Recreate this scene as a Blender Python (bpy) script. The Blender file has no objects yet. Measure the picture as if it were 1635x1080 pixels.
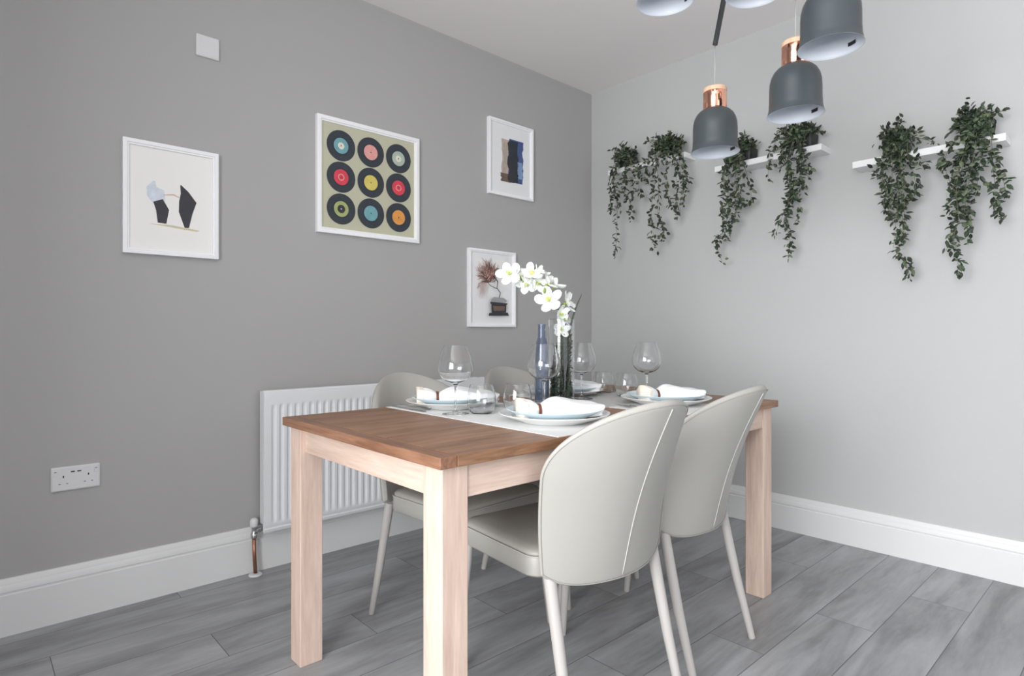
import bpy, bmesh, math, random
from mathutils import Vector, Matrix

# ------------------------------------------------------------------ camera, light, exposure
scene = bpy.context.scene
COL = scene.collection
R = math.radians

cam_d = bpy.data.cameras.new('camera')
cam_d.sensor_width = 36.0
cam_d.lens = 36.0 * 960.0 / 1635.0
cam_d.shift_y = -8.0 / 1635.0
cam_d.clip_start = 0.02
cam = bpy.data.objects.new('camera', cam_d)
cam.location = (0.0, 0.0, 1.03)
cam.rotation_euler = (R(90), 0, R(47.58 - 90))
COL.objects.link(cam)
scene.camera = cam

scene.view_settings.view_transform = 'Standard'
scene.view_settings.look = 'None'
scene.view_settings.exposure = 0.05
scene.view_settings.gamma = 1.0
scene.view_settings.use_curve_mapping = False
scene.cycles.max_bounces = 24
scene.cycles.transmission_bounces = 24
scene.cycles.glossy_bounces = 8
scene.cycles.diffuse_bounces = 6

world = bpy.data.worlds.new('world')
scene.world = world
world.use_nodes = True
bg = world.node_tree.nodes['Background']
bg.inputs[0].default_value = (0.80, 0.88, 1.0, 1)
bg.inputs[1].default_value = 1.0


def area(name, loc, rot, sx, sy, power, col):
    d = bpy.data.lights.new(name, 'AREA')
    d.shape = 'RECTANGLE'
    d.size, d.size_y = sx, sy
    d.energy = power
    d.color = col
    o = bpy.data.objects.new(name, d)
    o.location = loc
    o.rotation_euler = rot
    COL.objects.link(o)
    return o


# daylight entering through the windows of the two walls behind the camera
area('daylight_window', (-2.12, 0.1, 1.45), (0, R(-90), 0), 1.7, 2.4, 205, (0.975, 0.985, 1.0))
area('daylight_patio', (0.9, -2.62, 1.15), (R(90), 0, 0), 2.4, 2.1, 16, (0.90, 0.95, 1.0))

# ------------------------------------------------------------------ materials
MATS = {}


def mat(name, col, rough=0.5, metal=0.0, spec=0.5, **kw):
    if name in MATS:
        return MATS[name]
    m = bpy.data.materials.new(name)
    m.use_nodes = True
    nt = m.node_tree
    b = nt.nodes['Principled BSDF']
    b.inputs['Base Color'].default_value = (*col, 1)
    b.inputs['Roughness'].default_value = rough
    b.inputs['Metallic'].default_value = metal
    b.inputs['Specular IOR Level'].default_value = spec
    if kw.get('trans'):
        b.inputs['Transmission Weight'].default_value = kw['trans']
        b.inputs['IOR'].default_value = kw.get('ior', 1.45)
    if kw.get('sss'):
        b.inputs['Subsurface Weight'].default_value = kw['sss']
        b.inputs['Subsurface Scale'].default_value = 0.02
    if kw.get('coat'):
        b.inputs['Coat Weight'].default_value = kw['coat']
    var = kw.get('var')
    tc = nt.nodes.new('ShaderNodeTexCoord')
    if var:      # (scale, amount)
        n = nt.nodes.new('ShaderNodeTexNoise')
        n.inputs['Scale'].default_value = var[0]
        n.inputs['Detail'].default_value = 5
        nt.links.new(tc.outputs['Object'], n.inputs['Vector'])
        r = nt.nodes.new('ShaderNodeValToRGB')
        a = var[1]
        r.color_ramp.elements[0].position = 0.3
        r.color_ramp.elements[1].position = 0.7
        r.color_ramp.elements[0].color = (*[c * (1 - a) for c in col], 1)
        r.color_ramp.elements[1].color = (*[min(1, c * (1 + a)) for c in col], 1)
        nt.links.new(n.outputs['Fac'], r.inputs[0])
        nt.links.new(r.outputs[0], b.inputs['Base Color'])
    bump = kw.get('bump')
    if bump:     # (scale, strength, distance)
        n2 = nt.nodes.new('ShaderNodeTexNoise')
        n2.inputs['Scale'].default_value = bump[0]
        n2.inputs['Detail'].default_value = 4
        nt.links.new(tc.outputs['Object'], n2.inputs['Vector'])
        bp = nt.nodes.new('ShaderNodeBump')
        bp.inputs['Strength'].default_value = bump[1]
        bp.inputs['Distance'].default_value = bump[2]
        nt.links.new(n2.outputs['Fac'], bp.inputs['Height'])
        nt.links.new(bp.outputs[0], b.inputs['Normal'])
    MATS[name] = m
    return m


def wood(name, c1, c2, axis='X', scale=1.0, rough=0.5, dist=2.0):
    m = bpy.data.materials.new(name)
    m.use_nodes = True
    nt = m.node_tree
    L = nt.links
    b = nt.nodes['Principled BSDF']
    b.inputs['Roughness'].default_value = rough
    tc = nt.nodes.new('ShaderNodeTexCoord')
    mp = nt.nodes.new('ShaderNodeMapping')
    s = {'X': (1.2, 14, 14), 'Y': (14, 1.2, 14), 'Z': (14, 14, 1.2)}[axis]
    mp.inputs['Scale'].default_value = [q * scale for q in s]
    L.new(tc.outputs['Object'], mp.inputs[0])
    n = nt.nodes.new('ShaderNodeTexNoise')
    n.inputs['Scale'].default_value = 2.2
    n.inputs['Detail'].default_value = 8
    n.inputs['Roughness'].default_value = 0.65
    n.inputs['Distortion'].default_value = dist * 0.3
    L.new(mp.outputs[0], n.inputs['Vector'])
    n2 = nt.nodes.new('ShaderNodeTexNoise')
    n2.inputs['Scale'].default_value = 11
    n2.inputs['Detail'].default_value = 3
    L.new(mp.outputs[0], n2.inputs['Vector'])
    mx = nt.nodes.new('ShaderNodeMath')
    mx.operation = 'MULTIPLY_ADD'
    mx.inputs[1].default_value = 0.35
    L.new(n2.outputs['Fac'], mx.inputs[0])
    L.new(n.outputs['Fac'], mx.inputs[2])
    r = nt.nodes.new('ShaderNodeValToRGB')
    r.color_ramp.elements[0].position = 0.48
    r.color_ramp.elements[1].position = 0.86
    r.color_ramp.elements[0].color = (*c1, 1)
    r.color_ramp.elements[1].color = (*c2, 1)
    L.new(mx.outputs[0], r.inputs[0])
    L.new(r.outputs[0], b.inputs['Base Color'])
    bp = nt.nodes.new('ShaderNodeBump')
    bp.inputs['Strength'].default_value = 0.25
    bp.inputs['Distance'].default_value = 0.001
    L.new(mx.outputs[0], bp.inputs['Height'])
    L.new(bp.outputs[0], b.inputs['Normal'])
    MATS[name] = m
    return m


def floor_material():
    m = bpy.data.materials.new('grey_laminate')
    m.use_nodes = True
    nt = m.node_tree
    L = nt.links
    N = nt.nodes.new
    b = nt.nodes['Principled BSDF']

    def math_(op, a, c=None, d=None):
        n = N('ShaderNodeMath')
        n.operation = op
        for i, v in enumerate((a, c, d)):
            if v is None:
                continue
            if isinstance(v, (int, float)):
                n.inputs[i].default_value = v
            else:
                L.new(v, n.inputs[i])
        return n.outputs[0]
    tc = N('ShaderNodeTexCoord')
    sp = N('ShaderNodeSeparateXYZ')
    L.new(tc.outputs['Object'], sp.inputs[0])
    W, LEN = 0.191, 1.266
    yr = math_('DIVIDE', math_('SUBTRACT', sp.outputs[1], 0.494), W)
    row = math_('FLOOR', yr)
    fy = math_('FRACT', yr)
    xs = math_('DIVIDE', math_('SUBTRACT', math_('MULTIPLY_ADD', row, 0.422, sp.outputs[0]), 2.737), LEN)
    colm = math_('FLOOR', xs)
    fx = math_('FRACT', xs)
    # distance to the nearest seam, metres
    ey = math_('MULTIPLY', math_('MINIMUM', fy, math_('SUBTRACT', 1.0, fy)), W)
    ex = math_('MULTIPLY', math_('MINIMUM', fx, math_('SUBTRACT', 1.0, fx)), LEN)
    e = math_('MINIMUM', ex, ey)
    mr = N('ShaderNodeMapRange')
    mr.inputs['From Min'].default_value = 0.0004
    mr.inputs['From Max'].default_value = 0.0018
    L.new(e, mr.inputs['Value'])
    cb = N('ShaderNodeCombineXYZ')
    L.new(row, cb.inputs[0])
    L.new(colm, cb.inputs[1])
    wn = N('ShaderNodeTexWhiteNoise')
    wn.noise_dimensions = '3D'
    L.new(cb.outputs[0], wn.inputs['Vector'])
    # grain: stretched noise, shifted per plank
    mp = N('ShaderNodeVectorMath')
    mp.operation = 'MULTIPLY'
    mp.inputs[1].default_value = (0.9, 5.0, 1.0)
    L.new(tc.outputs['Object'], mp.inputs[0])
    off = N('ShaderNodeVectorMath')
    off.operation = 'MULTIPLY_ADD'
    off.inputs[1].default_value = (37, 53, 11)
    L.new(wn.outputs['Color'], off.inputs[0])
    L.new(mp.outputs[0], off.inputs[2])
    n1 = N('ShaderNodeTexNoise')
    n1.inputs['Scale'].default_value = 1.6
    n1.inputs['Detail'].default_value = 6
    n1.inputs['Roughness'].default_value = 0.6
    n1.inputs['Distortion'].default_value = 0.5
    L.new(off.outputs[0], n1.inputs['Vector'])
    n2 = N('ShaderNodeTexNoise')
    n2.inputs['Scale'].default_value = 14
    n2.inputs['Detail'].default_value = 4
    L.new(off.outputs[0], n2.inputs['Vector'])
    g = math_('MULTIPLY_ADD', n2.outputs['Fac'], 0.16, n1.outputs['Fac'])
    g = math_('MULTIPLY_ADD', wn.outputs['Value'], 0.10, g)
    r = N('ShaderNodeValToRGB')
    cr = r.color_ramp
    cr.elements[0].position = 0.36
    cr.elements[0].color = (0.140, 0.143, 0.147, 1)
    cr.elements[1].position = 0.86
    cr.elements[1].color = (0.42, 0.43, 0.445, 1)
    k = cr.elements.new(0.58)
    k.color = (0.27, 0.275, 0.283, 1)
    L.new(g, r.inputs[0])
    mx = N('ShaderNodeMix')
    mx.data_type = 'RGBA'
    L.new(mr.outputs[0], mx.inputs[0])
    mx.inputs[6].default_value = (0.06, 0.06, 0.06, 1)
    L.new(r.outputs[0], mx.inputs[7])
    L.new(mx.outputs[2], b.inputs['Base Color'])
    b.inputs['Roughness'].default_value = 0.36
    b.inputs['Specular IOR Level'].default_value = 0.5
    bp = N('ShaderNodeBump')
    bp.inputs['Strength'].default_value = 0.5
    bp.inputs['Distance'].default_value = 0.0006
    hh = math_('MULTIPLY_ADD', mr.outputs[0], 1.2, g)
    L.new(hh, bp.inputs['Height'])
    L.new(bp.outputs[0], b.inputs['Normal'])
    MATS['floor'] = m
    return m


floor_material()
mat('wall_grey', (0.40, 0.392, 0.385), 0.85, bump=(220, 0.12, 0.001))
mat('wall_pale', (0.490, 0.495, 0.490), 0.85, bump=(220, 0.12, 0.001))
mat('ceiling_white', (0.90, 0.865, 0.85), 0.9)
mat('white_wall', (0.80, 0.79, 0.78), 0.9)
mat('white_gloss', (0.72, 0.725, 0.72), 0.35)
mat('white_paint', (0.80, 0.80, 0.80), 0.4)
mat('frame_white', (0.88, 0.88, 0.89), 0.45)
mat('radiator_white', (0.74, 0.75, 0.76), 0.35)
mat('plastic_white', (0.66, 0.66, 0.665), 0.3)
mat('dark_slot', (0.02, 0.02, 0.02), 0.6)
mat('chrome', (0.62, 0.62, 0.62), 0.12, metal=1.0)
mat('copper_pipe', (0.42, 0.20, 0.13), 0.35, metal=0.9)
mat('copper', (0.93, 0.50, 0.36), 0.13, metal=1.0)
mat('lamp_grey', (0.048, 0.058, 0.064), 0.42, bump=(900, 0.15, 0.0003))
mat('lamp_inside', (0.62, 0.66, 0.72), 0.5)
mat('rod_black', (0.045, 0.05, 0.052), 0.5)
mat('cable_grey', (0.42, 0.42, 0.42), 0.5)
mat('leatherette', (0.365, 0.355, 0.325), 0.42, bump=(700, 0.18, 0.0004))
mat('chair_leg', (0.42, 0.40, 0.38), 0.45)
mat('piping', (0.47, 0.46, 0.425), 0.45)
wood('table_top_wood', (0.150, 0.070, 0.034), (0.37, 0.20, 0.112), 'X', rough=0.42)
wood('table_end_wood', (0.150, 0.068, 0.036), (0.34, 0.175, 0.105), 'Y', rough=0.42)
wood('pale_wood_z', (0.53, 0.385, 0.31), (0.70, 0.545, 0.455), 'Z', rough=0.6)
wood('pale_wood_x', (0.53, 0.385, 0.31), (0.70, 0.545, 0.455), 'X', rough=0.6)
wood('pale_wood_y', (0.53, 0.385, 0.31), (0.70, 0.545, 0.455), 'Y', rough=0.6)
wood('cap_wood', (0.60, 0.36, 0.22), (0.78, 0.54, 0.38), 'X', rough=0.6)
mat('cloth_white', (0.78, 0.79, 0.79), 0.9, bump=(900, 0.3, 0.0005))
mat('cloth_grey', (0.52, 0.52, 0.51), 0.9, var=(60, 0.06), bump=(700, 0.4, 0.0006))
mat('napkin_white', (0.90, 0.91, 0.92), 0.85, bump=(60, 0.25, 0.002))
mat('napkin_hem', (0.80, 0.74, 0.64), 0.85)
mat('ring_brown', (0.14, 0.045, 0.025), 0.45, var=(90, 0.5))
mat('china_white', (0.83, 0.83, 0.81), 0.16)
mat('china_blue', (0.66, 0.78, 0.84), 0.16)
mat('steel', (0.50, 0.48, 0.48), 0.2, metal=1.0)
mat('glass', (0.98, 0.99, 0.99), 0.0, trans=1.0, ior=1.45)
mat('glass_blue', (0.40, 0.47, 0.60), 0.02, trans=0.9, ior=1.45)
mat('pot_black', (0.018, 0.018, 0.018), 0.55)
mat('leaf_dark', (0.022, 0.036, 0.020), 0.5)
mat('leaf_mid', (0.045, 0.070, 0.036), 0.5)
mat('leaf_light', (0.11, 0.145, 0.08), 0.55)
mat('stem_brown', (0.16, 0.15, 0.09), 0.7)
mat('stem_green', (0.10, 0.15, 0.04), 0.6)
mat('moss_green', (0.030, 0.066, 0.026), 0.7)
mat('petal', (0.88, 0.89, 0.86), 0.6, sss=0.2)
mat('petal_heart', (0.62, 0.68, 0.22), 0.6)
mat('bud_green', (0.22, 0.32, 0.06), 0.55)

# ------------------------------------------------------------------ helpers


def tag(o, label=None, cat=None, group=None, kind=None):
    if label:
        o['label'] = label
    if cat:
        o['category'] = cat
    if group:
        o['group'] = group
    if kind:
        o['kind'] = kind
    return o


def empty(name, loc, rz=0, **kw):
    o = bpy.data.objects.new(name, None)
    o.empty_display_size = 0.05
    o.location = loc
    o.rotation_euler = (0, 0, rz)
    COL.objects.link(o)
    return tag(o, **kw)


class MB:
    """collects shapes into one mesh"""

    def __init__(s):
        s.v, s.f, s.m, s.sm = [], [], [], []
        s.cur = 0
        s.smooth = False

    def add(s, vs, fs):
        n = len(s.v)
        s.v += [tuple(v) for v in vs]
        for f in fs:
            s.f.append([n + i for i in f])
            s.m.append(s.cur)
            s.sm.append(s.smooth)
        return s

    def box(s, a, b):
        x0, y0, z0 = a
        x1, y1, z1 = b
        return s.add([(x0, y0, z0), (x1, y0, z0), (x1, y1, z0), (x0, y1, z0), (x0, y0, z1), (x1, y0, z1), (x1, y1, z1), (x0, y1, z1)],
                     [(0, 3, 2, 1), (4, 5, 6, 7), (0, 1, 5, 4), (1, 2, 6, 5), (2, 3, 7, 6), (3, 0, 4, 7)])

    def lathe(s, prof, n=40, c=(0, 0, 0), closed=False):
        """prof: list of (r, z); revolve about z at c"""
        vs, fs = [], []
        idx = []
        for (r, z) in prof:
            if r < 1e-6:
                idx.append([len(vs)] * n)
                vs.append((c[0], c[1], c[2] + z))
            else:
                idx.append(list(range(len(vs), len(vs) + n)))
                for k in range(n):
                    a = 2 * math.pi * k / n
                    vs.append((c[0] + r * math.cos(a), c[1] + r * math.sin(a), c[2] + z))
        pairs = list(range(len(prof) - 1))
        seq = [(i, i + 1) for i in pairs]
        if closed:
            seq.append((len(prof) - 1, 0))
        for i, j in seq:
            for k in range(n):
                q = [idx[i][k], idx[i][(k + 1) % n], idx[j][(k + 1) % n], idx[j][k]]
                u = []
                for t in q:
                    if t not in u:
                        u.append(t)
                if len(u) > 2:
                    fs.append(u)
        return s.add(vs, fs)

    def tube(s, pts, rad, n=10, cap=True):
        pts = [Vector(p) for p in pts]
        if not isinstance(rad, (list, tuple)):
            rad = [rad] * len(pts)
        vs, fs = [], []
        x = None
        for i, p in enumerate(pts):
            t = (pts[min(i + 1, len(pts) - 1)] - pts[max(i - 1, 0)]).normalized()
            if x is None:
                x = t.orthogonal()
            x = (x - t * x.dot(t)).normalized()
            y = t.cross(x)
            for k in range(n):
                a = 2 * math.pi * k / n
                vs.append(p + x * rad[i] * math.cos(a) + y * rad[i] * math.sin(a))
        for i in range(len(pts) - 1):
            for k in range(n):
                fs.append((i * n + k, i * n + (k + 1) % n, (i + 1) * n + (k + 1) % n, (i + 1) * n + k))
        if cap:
            fs.append(tuple(range(n))[::-1])
            fs.append(tuple((len(pts) - 1) * n + k for k in range(n)))
        return s.add(vs, fs)

    def grid(s, fn, nu, nv):
        vs = [fn(i / nu, j / nv) for j in range(nv + 1) for i in range(nu + 1)]
        fs = [(j * (nu + 1) + i, j * (nu + 1) + i + 1, (j + 1) * (nu + 1) + i + 1, (j + 1) * (nu + 1) + i) for j in range(nv) for i in range(nu)]
        return s.add(vs, fs)

    def build(s, name, mats, parent=None, bevel=0, seg=2, subsurf=0, smooth=None, loc=None, fix=True, angle=None):
        me = bpy.data.meshes.new(name)
        me.from_pydata(s.v, [], s.f)
        if not isinstance(mats, (list, tuple)):
            mats = [mats]
        for q in mats:
            me.materials.append(MATS[q])
        sm = s.sm if smooth is None else [smooth] * len(s.f)
        for p, mi, k in zip(me.polygons, s.m, sm):
            p.material_index = mi
            p.use_smooth = k
        if fix:
            bm = bmesh.new()
            bm.from_mesh(me)
            bmesh.ops.recalc_face_normals(bm, faces=bm.faces)
            bm.to_mesh(me)
            bm.free()
        if angle is not None:
            for p in me.polygons:
                p.use_smooth = True
            me.set_sharp_from_angle(angle=R(angle))
        o = bpy.data.objects.new(name, me)
        COL.objects.link(o)
        if bevel:
            b = o.modifiers.new('bevel', 'BEVEL')
            b.width = bevel
            b.segments = seg
            b.limit_method = 'ANGLE'
            b.angle_limit = R(40)
        if subsurf:
            b = o.modifiers.new('subsurf', 'SUBSURF')
            b.levels = b.render_levels = subsurf
        if parent is not None:
            o.parent = parent
        if loc is not None:
            o.location = loc
        return o


def hard(prof, eps=.0004, ang=22):
    """add support points beside sharp corners so smooth shading stays crisp"""
    P = [Vector(p) for p in prof]
    out = []
    for i, p in enumerate(P):
        sharp = False
        if 0 < i < len(P) - 1:
            u, v = p - P[i - 1], P[i + 1] - p
            sharp = u.length > 1e-7 and v.length > 1e-7 and u.angle(v) > R(ang)
        if sharp:
            u, v = p - P[i - 1], P[i + 1] - p
            e1, e2 = min(eps, u.length * .3), min(eps, v.length * .3)
            out += [tuple(p - u.normalized() * e1), tuple(p), tuple(p + v.normalized() * e2)]
        else:
            out.append(tuple(p))
    return out


def children(o):
    return [c for c in bpy.data.objects if c.parent == o]


def copy_tree(o, parent=None):
    c = o.copy()
    COL.objects.link(c)
    c.parent = parent
    for ch in children(o):
        copy_tree(ch, c)
    return c


def curve_pts(pts, n):
    """Catmull-Rom through pts"""
    P = [Vector(p) for p in pts]
    P = [P[0] * 2 - P[1]] + P + [P[-1] * 2 - P[-2]]
    out = []
    m = len(P) - 3
    for i in range(n + 1):
        t = i / n * m
        k = min(int(t), m - 1)
        u = t - k
        a, b, c, d = P[k:k + 4]
        out.append(0.5 * ((2 * b) + (c - a) * u + (2 * a - 5 * b + 4 * c - d) * u * u + (3 * b - a - 3 * c + d) * u ** 3))
    return out

# ------------------------------------------------------------------ the room
XR, YL, ZC = 3.188, 2.679, 2.667
XB, YB = -2.2, -2.7


def struct(name, mb, m, **kw):
    return tag(mb.build(name, m, **kw), kind='structure')


struct('floor', MB().box((XB, YB, -0.1), (XR, YL, 0)), 'floor')
struct('ceiling', MB().box((XB - .1, YB - .1, ZC), (XR + .1, YL + .1, ZC + 0.1)), 'ceiling_white')
struct('wall_left', MB().box((XB - .1, YL, -0.1), (XR + .1, YL + 0.1, ZC)), 'wall_grey')
struct('wall_right', MB().box((XR, YB - .1, -0.1), (XR + 0.1, YL, ZC)), 'wall_pale')


def holed_wall(name, axis, c, lo, hi, hole, m):
    """a wall of thickness 0.1 standing outside plane axis=c with one opening"""
    a0, a1, z0, z1 = hole
    w = MB()
    for (p, q, r, s_) in ((lo, a0, -0.1, ZC), (a1, hi, -0.1, ZC), (a0, a1, -0.1, z0), (a0, a1, z1, ZC)):
        if s_ - r < 1e-4:
            continue
        if axis == 'x':
            w.box((c - 0.1, p, r), (c, q, s_))
        else:
            w.box((p, c - 0.1, r), (q, c, s_))
    return struct(name, w, m)


holed_wall('wall_back', 'x', XB, YB - .1, YL, (-1.1, 1.3, 0.55, 2.35), 'white_wall')
holed_wall('wall_front', 'y', YB, XB, XR, (-0.3, 2.1, 0.0, 2.15), 'white_wall')

# short unseen wall, added to keep window light off the grey wall's left end
struct('wall_light_blocker', MB().box((-0.85, 1.15, 0), (-0.75, YL, ZC)), 'wall_pale')


def window(name, axis, c, hole, nm):
    a0, a1, z0, z1 = hole
    f = MB()
    bars = [(a0, a0 + .06, z0, z1), (a1 - .06, a1, z0, z1), (a0 + .06, a1 - .06, z0, z0 + .06), (a0 + .06, a1 - .06, z1 - .06, z1)]
    for k in range(1, nm):
        x = a0 + (a1 - a0) * k / nm
        bars.append((x - .03, x + .03, z0 + .06, z1 - .06))
    for (p, q, r, s_) in bars:
        if axis == 'x':
            f.box((c - .07, p, r), (c - .02, q, s_))
        else:
            f.box((p, c - .07, r), (q, c - .02, s_))
    return struct(name, f, 'white_gloss')


window('window_1', 'x', XB, (-1.1, 1.3, 0.55, 2.35), 3)
window('door_1', 'y', YB, (-0.3, 2.1, 0.0, 2.15), 2)

# skirting boards, a stepped ogee profile: (distance from wall, height)


def skirting(name, p0, p1, nrm, H):
    prof = [(0, 0), (.018, 0), (.018, H - .055), (.0155, H - .052), (.0155, H - .047), (.018, H - .044), (.0175, H - .032), (.014, H - .022), (.0125, H - .020),
            (.0125, H - .016), (.0105, H - .013), (.010, H - .004), (.007, H), (0, H)]
    d = Vector(p1) - Vector(p0)
    vs, fs = [], []
    n = len(prof)
    for q in (Vector(p0), Vector(p0) + d):
        for (a, z) in prof:
            vs.append((q.x + nrm[0] * a, q.y + nrm[1] * a, z))
    for i in range(n):
        fs.append((i, (i + 1) % n, n + (i + 1) % n, n + i))
    fs.append(tuple(range(n))[::-1])
    fs.append(tuple(range(n, 2 * n)))
    return struct(name, MB().add(vs, fs), 'white_gloss', angle=35)


skirting('baseboard_left', (XB, YL, 0), (XR, YL, 0), (0, -1), .193)
skirting('baseboard_right', (XR, YB, 0), (XR, YL - .018, 0), (-1, 0), .180)

# ------------------------------------------------------------------ dining table
TZ = .765
X0, X1, Y0, Y1 = .745, 2.372, 1.040, 1.890
tb = empty('dining_table', (X0, Y0, 0), label='rectangular dining table with brown stained wooden top and chunky pale wooden legs', cat='table')
t = MB()
t.box((0.046, 0, .739), (X1 - X0 - .046, .85, TZ))
ttop = t.build('table_top', 'table_top_wood', tb, bevel=.002)
for k, (a, b) in enumerate(((0, .0455), (X1 - X0 - .0455, X1 - X0))):
    tag(MB().box((a, 0, .739), (b, .85, TZ)).build('end_strip', 'table_end_wood', tb, bevel=.002), 'brown end strip of the table top with grain running across')
LW = .072
for lx in (.020, X1 - X0 - .012 - LW):
    for ly in (.022, .85 - .018 - LW):
        MB().box((lx, ly, 0), (lx + LW, ly + LW, .739)).build('leg', 'pale_wood_z', tb, bevel=.0025)
lxa, lxb = .020 + LW, X1 - X0 - .012 - LW
MB().box((lxa, .026, .661), (lxb, .048, .739)).build('apron', 'pale_wood_x', tb, bevel=.001)
MB().box((lxa, .802, .661), (lxb, .824, .739)).build('apron', 'pale_wood_x', tb, bevel=.001)
MB().box((.037, .022 + LW, .661), (.059, .85 - .018 - LW, .739)).build('apron', 'pale_wood_y', tb, bevel=.001)
MB().box((lxb + .014, .022 + LW, .661), (lxb + .036, .85 - .018 - LW, .739)).build('apron', 'pale_wood_y', tb, bevel=.001)

# ------------------------------------------------------------------ dining chairs


def chair_W(z):
    return .213 + .026 * min(1, max(0, (z - .41) / .275))


def back_out(s, z):
    """outer face of the shell, s in -1..1 across, z height"""
    x = s * chair_W(z)
    tt = z - .425
    yc = .0495 - .158 * tt - .483 * tt * tt
    D = .061 + .180 * tt
    return Vector((x, yc + D * abs(s) ** 1.9, z))


def back_top(s):
    return .684 + .174 * math.sqrt(max(0, 1 - s * s))


def back_bot(s):
    return .412 + .030 * abs(s) ** 6 - .008 * (1 - s * s)


def make_backrest(parent):
    nu, nv = 40, 26
    U = [math.sin((i / nu * 2 - 1) * math.pi / 2) for i in range(nu + 1)]
    out, inn = [], []
    for j in range(nv + 1):
        for i in range(nu + 1):
            s = U[i]
            v = j / nv
            v = v * v * (3 - 2 * v) * 0.5 + v * 0.5
            z = back_bot(s) + (back_top(s) - back_bot(s)) * v
            p = back_out(s, z)
            e = 1e-3
            du = back_out(min(1, s + e), z) - back_out(max(-1, s - e), z)
            dz = back_out(s, z + e) - back_out(s, z - e)
            nrm = dz.cross(du).normalized()     # points away from the sitter or towards?
            if nrm.y < 0:
                nrm = -nrm
            edge = max(abs(s) ** 3, v ** 8, (1 - v) ** 10)
            th = .020 + .016 * (1 - edge)
            bul = .006 * (1 - abs(s) ** 4) * (1 - (2 * v - 1) ** 4)
            out.append(p - nrm * bul)
            inn.append(p + nrm * th)
    m = MB()
    n = nu + 1
    vs = out + inn
    o = len(out)
    fs = []
    for j in range(nv):
        for i in range(nu):
            a, b, c, d = j * n + i, j * n + i + 1, (j + 1) * n + i + 1, (j + 1) * n + i
            fs.append((a, b, c, d))
            fs.append((o + d, o + c, o + b, o + a))
    ring = [i for i in range(n)] + [j * n + nu for j in range(1, nv + 1)] + [nv * n + i for i in range(nu - 1, -1, -1)] + [j * n for j in range(nv - 1, 0, -1)]
    # rounded rim: two intermediate rings pushed outwards
    L = len(ring)
    cen = Vector((0, .06, .62))
    mids = []
    for w, push in ((.22, .007), (.5, .010), (.78, .007)):
        row = []
        for q in ring:
            p = out[q].lerp(inn[q], w)
            dd = Vector((p.x, 0, p.z - cen.z)).normalized()
            row.append(len(vs))
            vs.append(p + dd * push)
        mids.append(row)
    chain = [ring] + mids + [[o + q for q in ring]]
    for a, b in zip(chain, chain[1:]):
        for k in range(L):
            fs.append((a[k], a[(k + 1) % L], b[(k + 1) % L], b[k]))
    m.add(vs, fs)
    bk = m.build('backrest', 'leatherette', parent, smooth=True, subsurf=1)
    # raised centre seam down the back
    sp = []
    for k in range(25):
        z = back_bot(0) + .004 + (back_top(0) - back_bot(0) - .012) * k / 24
        p = back_out(0, z)
        v = (z - .41) / .46
        sp.append(p + Vector((0, -.0055 * (1 - (2 * v - 1) ** 4) - .0012, 0)))
    MB().tube(sp, .0017, 6).build('seam', 'piping', bk, smooth=True)
    # piping round the rim of the outer shell
    rp = []
    for q in ring:
        p = out[q]
        dd = Vector((p.x, 0, p.z - cen.z)).normalized()
        rp.append(p + dd * .0022 + Vector((0, -.0004, 0)))
    rp.append(rp[0])
    MB().tube(rp, .0013, 5, cap=False).build('piping', 'leatherette', bk, smooth=True)
    return bk


def rr(hx, hy, r, n=7):
    """rounded rectangle outline, CCW"""
    out = []
    for (cx, cy, a0) in ((hx - r, hy - r, 0), (-hx + r, hy - r, 90), (-hx + r, -hy + r, 180), (hx - r, -hy + r, 270)):
        for k in range(n + 1):
            a = R(a0 + 90 * k / n)
            out.append((cx + r * math.cos(a), cy + r * math.sin(a)))
    return out


def slab(mb, hx, hy, r, levels, cx=0, cy=0, n=7):
    """levels: list of (inset, z); closed top and bottom"""
    vs, fs = [], []
    for (ins, z) in levels:
        o = rr(hx - ins, hy - ins, max(.004, r - ins * .6), n)
        vs += [(cx + a, cy + b, z) for a, b in o]
    k = len(vs) // len(levels)
    for l in range(len(levels) - 1):
        for i in range(k):
            fs.append((l * k + i, l * k + (i + 1) % k, (l + 1) * k + (i + 1) % k, (l + 1) * k + i))
    fs.append(tuple(range(k))[::-1])
    fs.append(tuple((len(levels) - 1) * k + i for i in range(k)))
    return mb.add(vs, fs)


def make_chair():
    c = empty('dining_chair', (0, 0, 0))
    st = MB()
    slab(st, .214, .181, .045, [(.012, .412), (.004, .414), (0, .419), (0, .462), (.002, .466)], 0, .323)
    seat = st.build('seat', 'leatherette', c, angle=40)
    cu = MB()
    slab(cu, .211, .178, .045, [(.004, .464), (0, .468), (.001, .474), (.008, .481), (.03, .486), (.09, .490)], 0, .323)
    cu.build('seat_cushion', 'leatherette', seat, smooth=True)
    pr = [(a, b + .323, .4665) for a, b in rr(.2145, .1815, .045)]
    pr.append(pr[0])
    MB().tube(pr, .0018, 6, cap=False).build('piping', 'piping', seat, smooth=True)
    make_backrest(c)
    for s in (-1, 1):
        m = MB()
        m.tube([(s * .190, .118, .430), (s * .190, .113, .412), (s * .194, .064, .2), (s * .197, .011, .004), (s * .197, .010, 0)], [.0165, .0165, .0145, .0112, .0105], 16)
        m.build('leg', 'chair_leg', c, angle=40)
        m = MB()
        m.tube([(s * .198, .474, .418), (s * .206, .498, .2), (s * .2135, .522, .004), (s * .214, .5225, 0)], [.0165, .014, .0112, .0105], 16)
        m.build('leg', 'chair_leg', c, angle=40)
    return c


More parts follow.
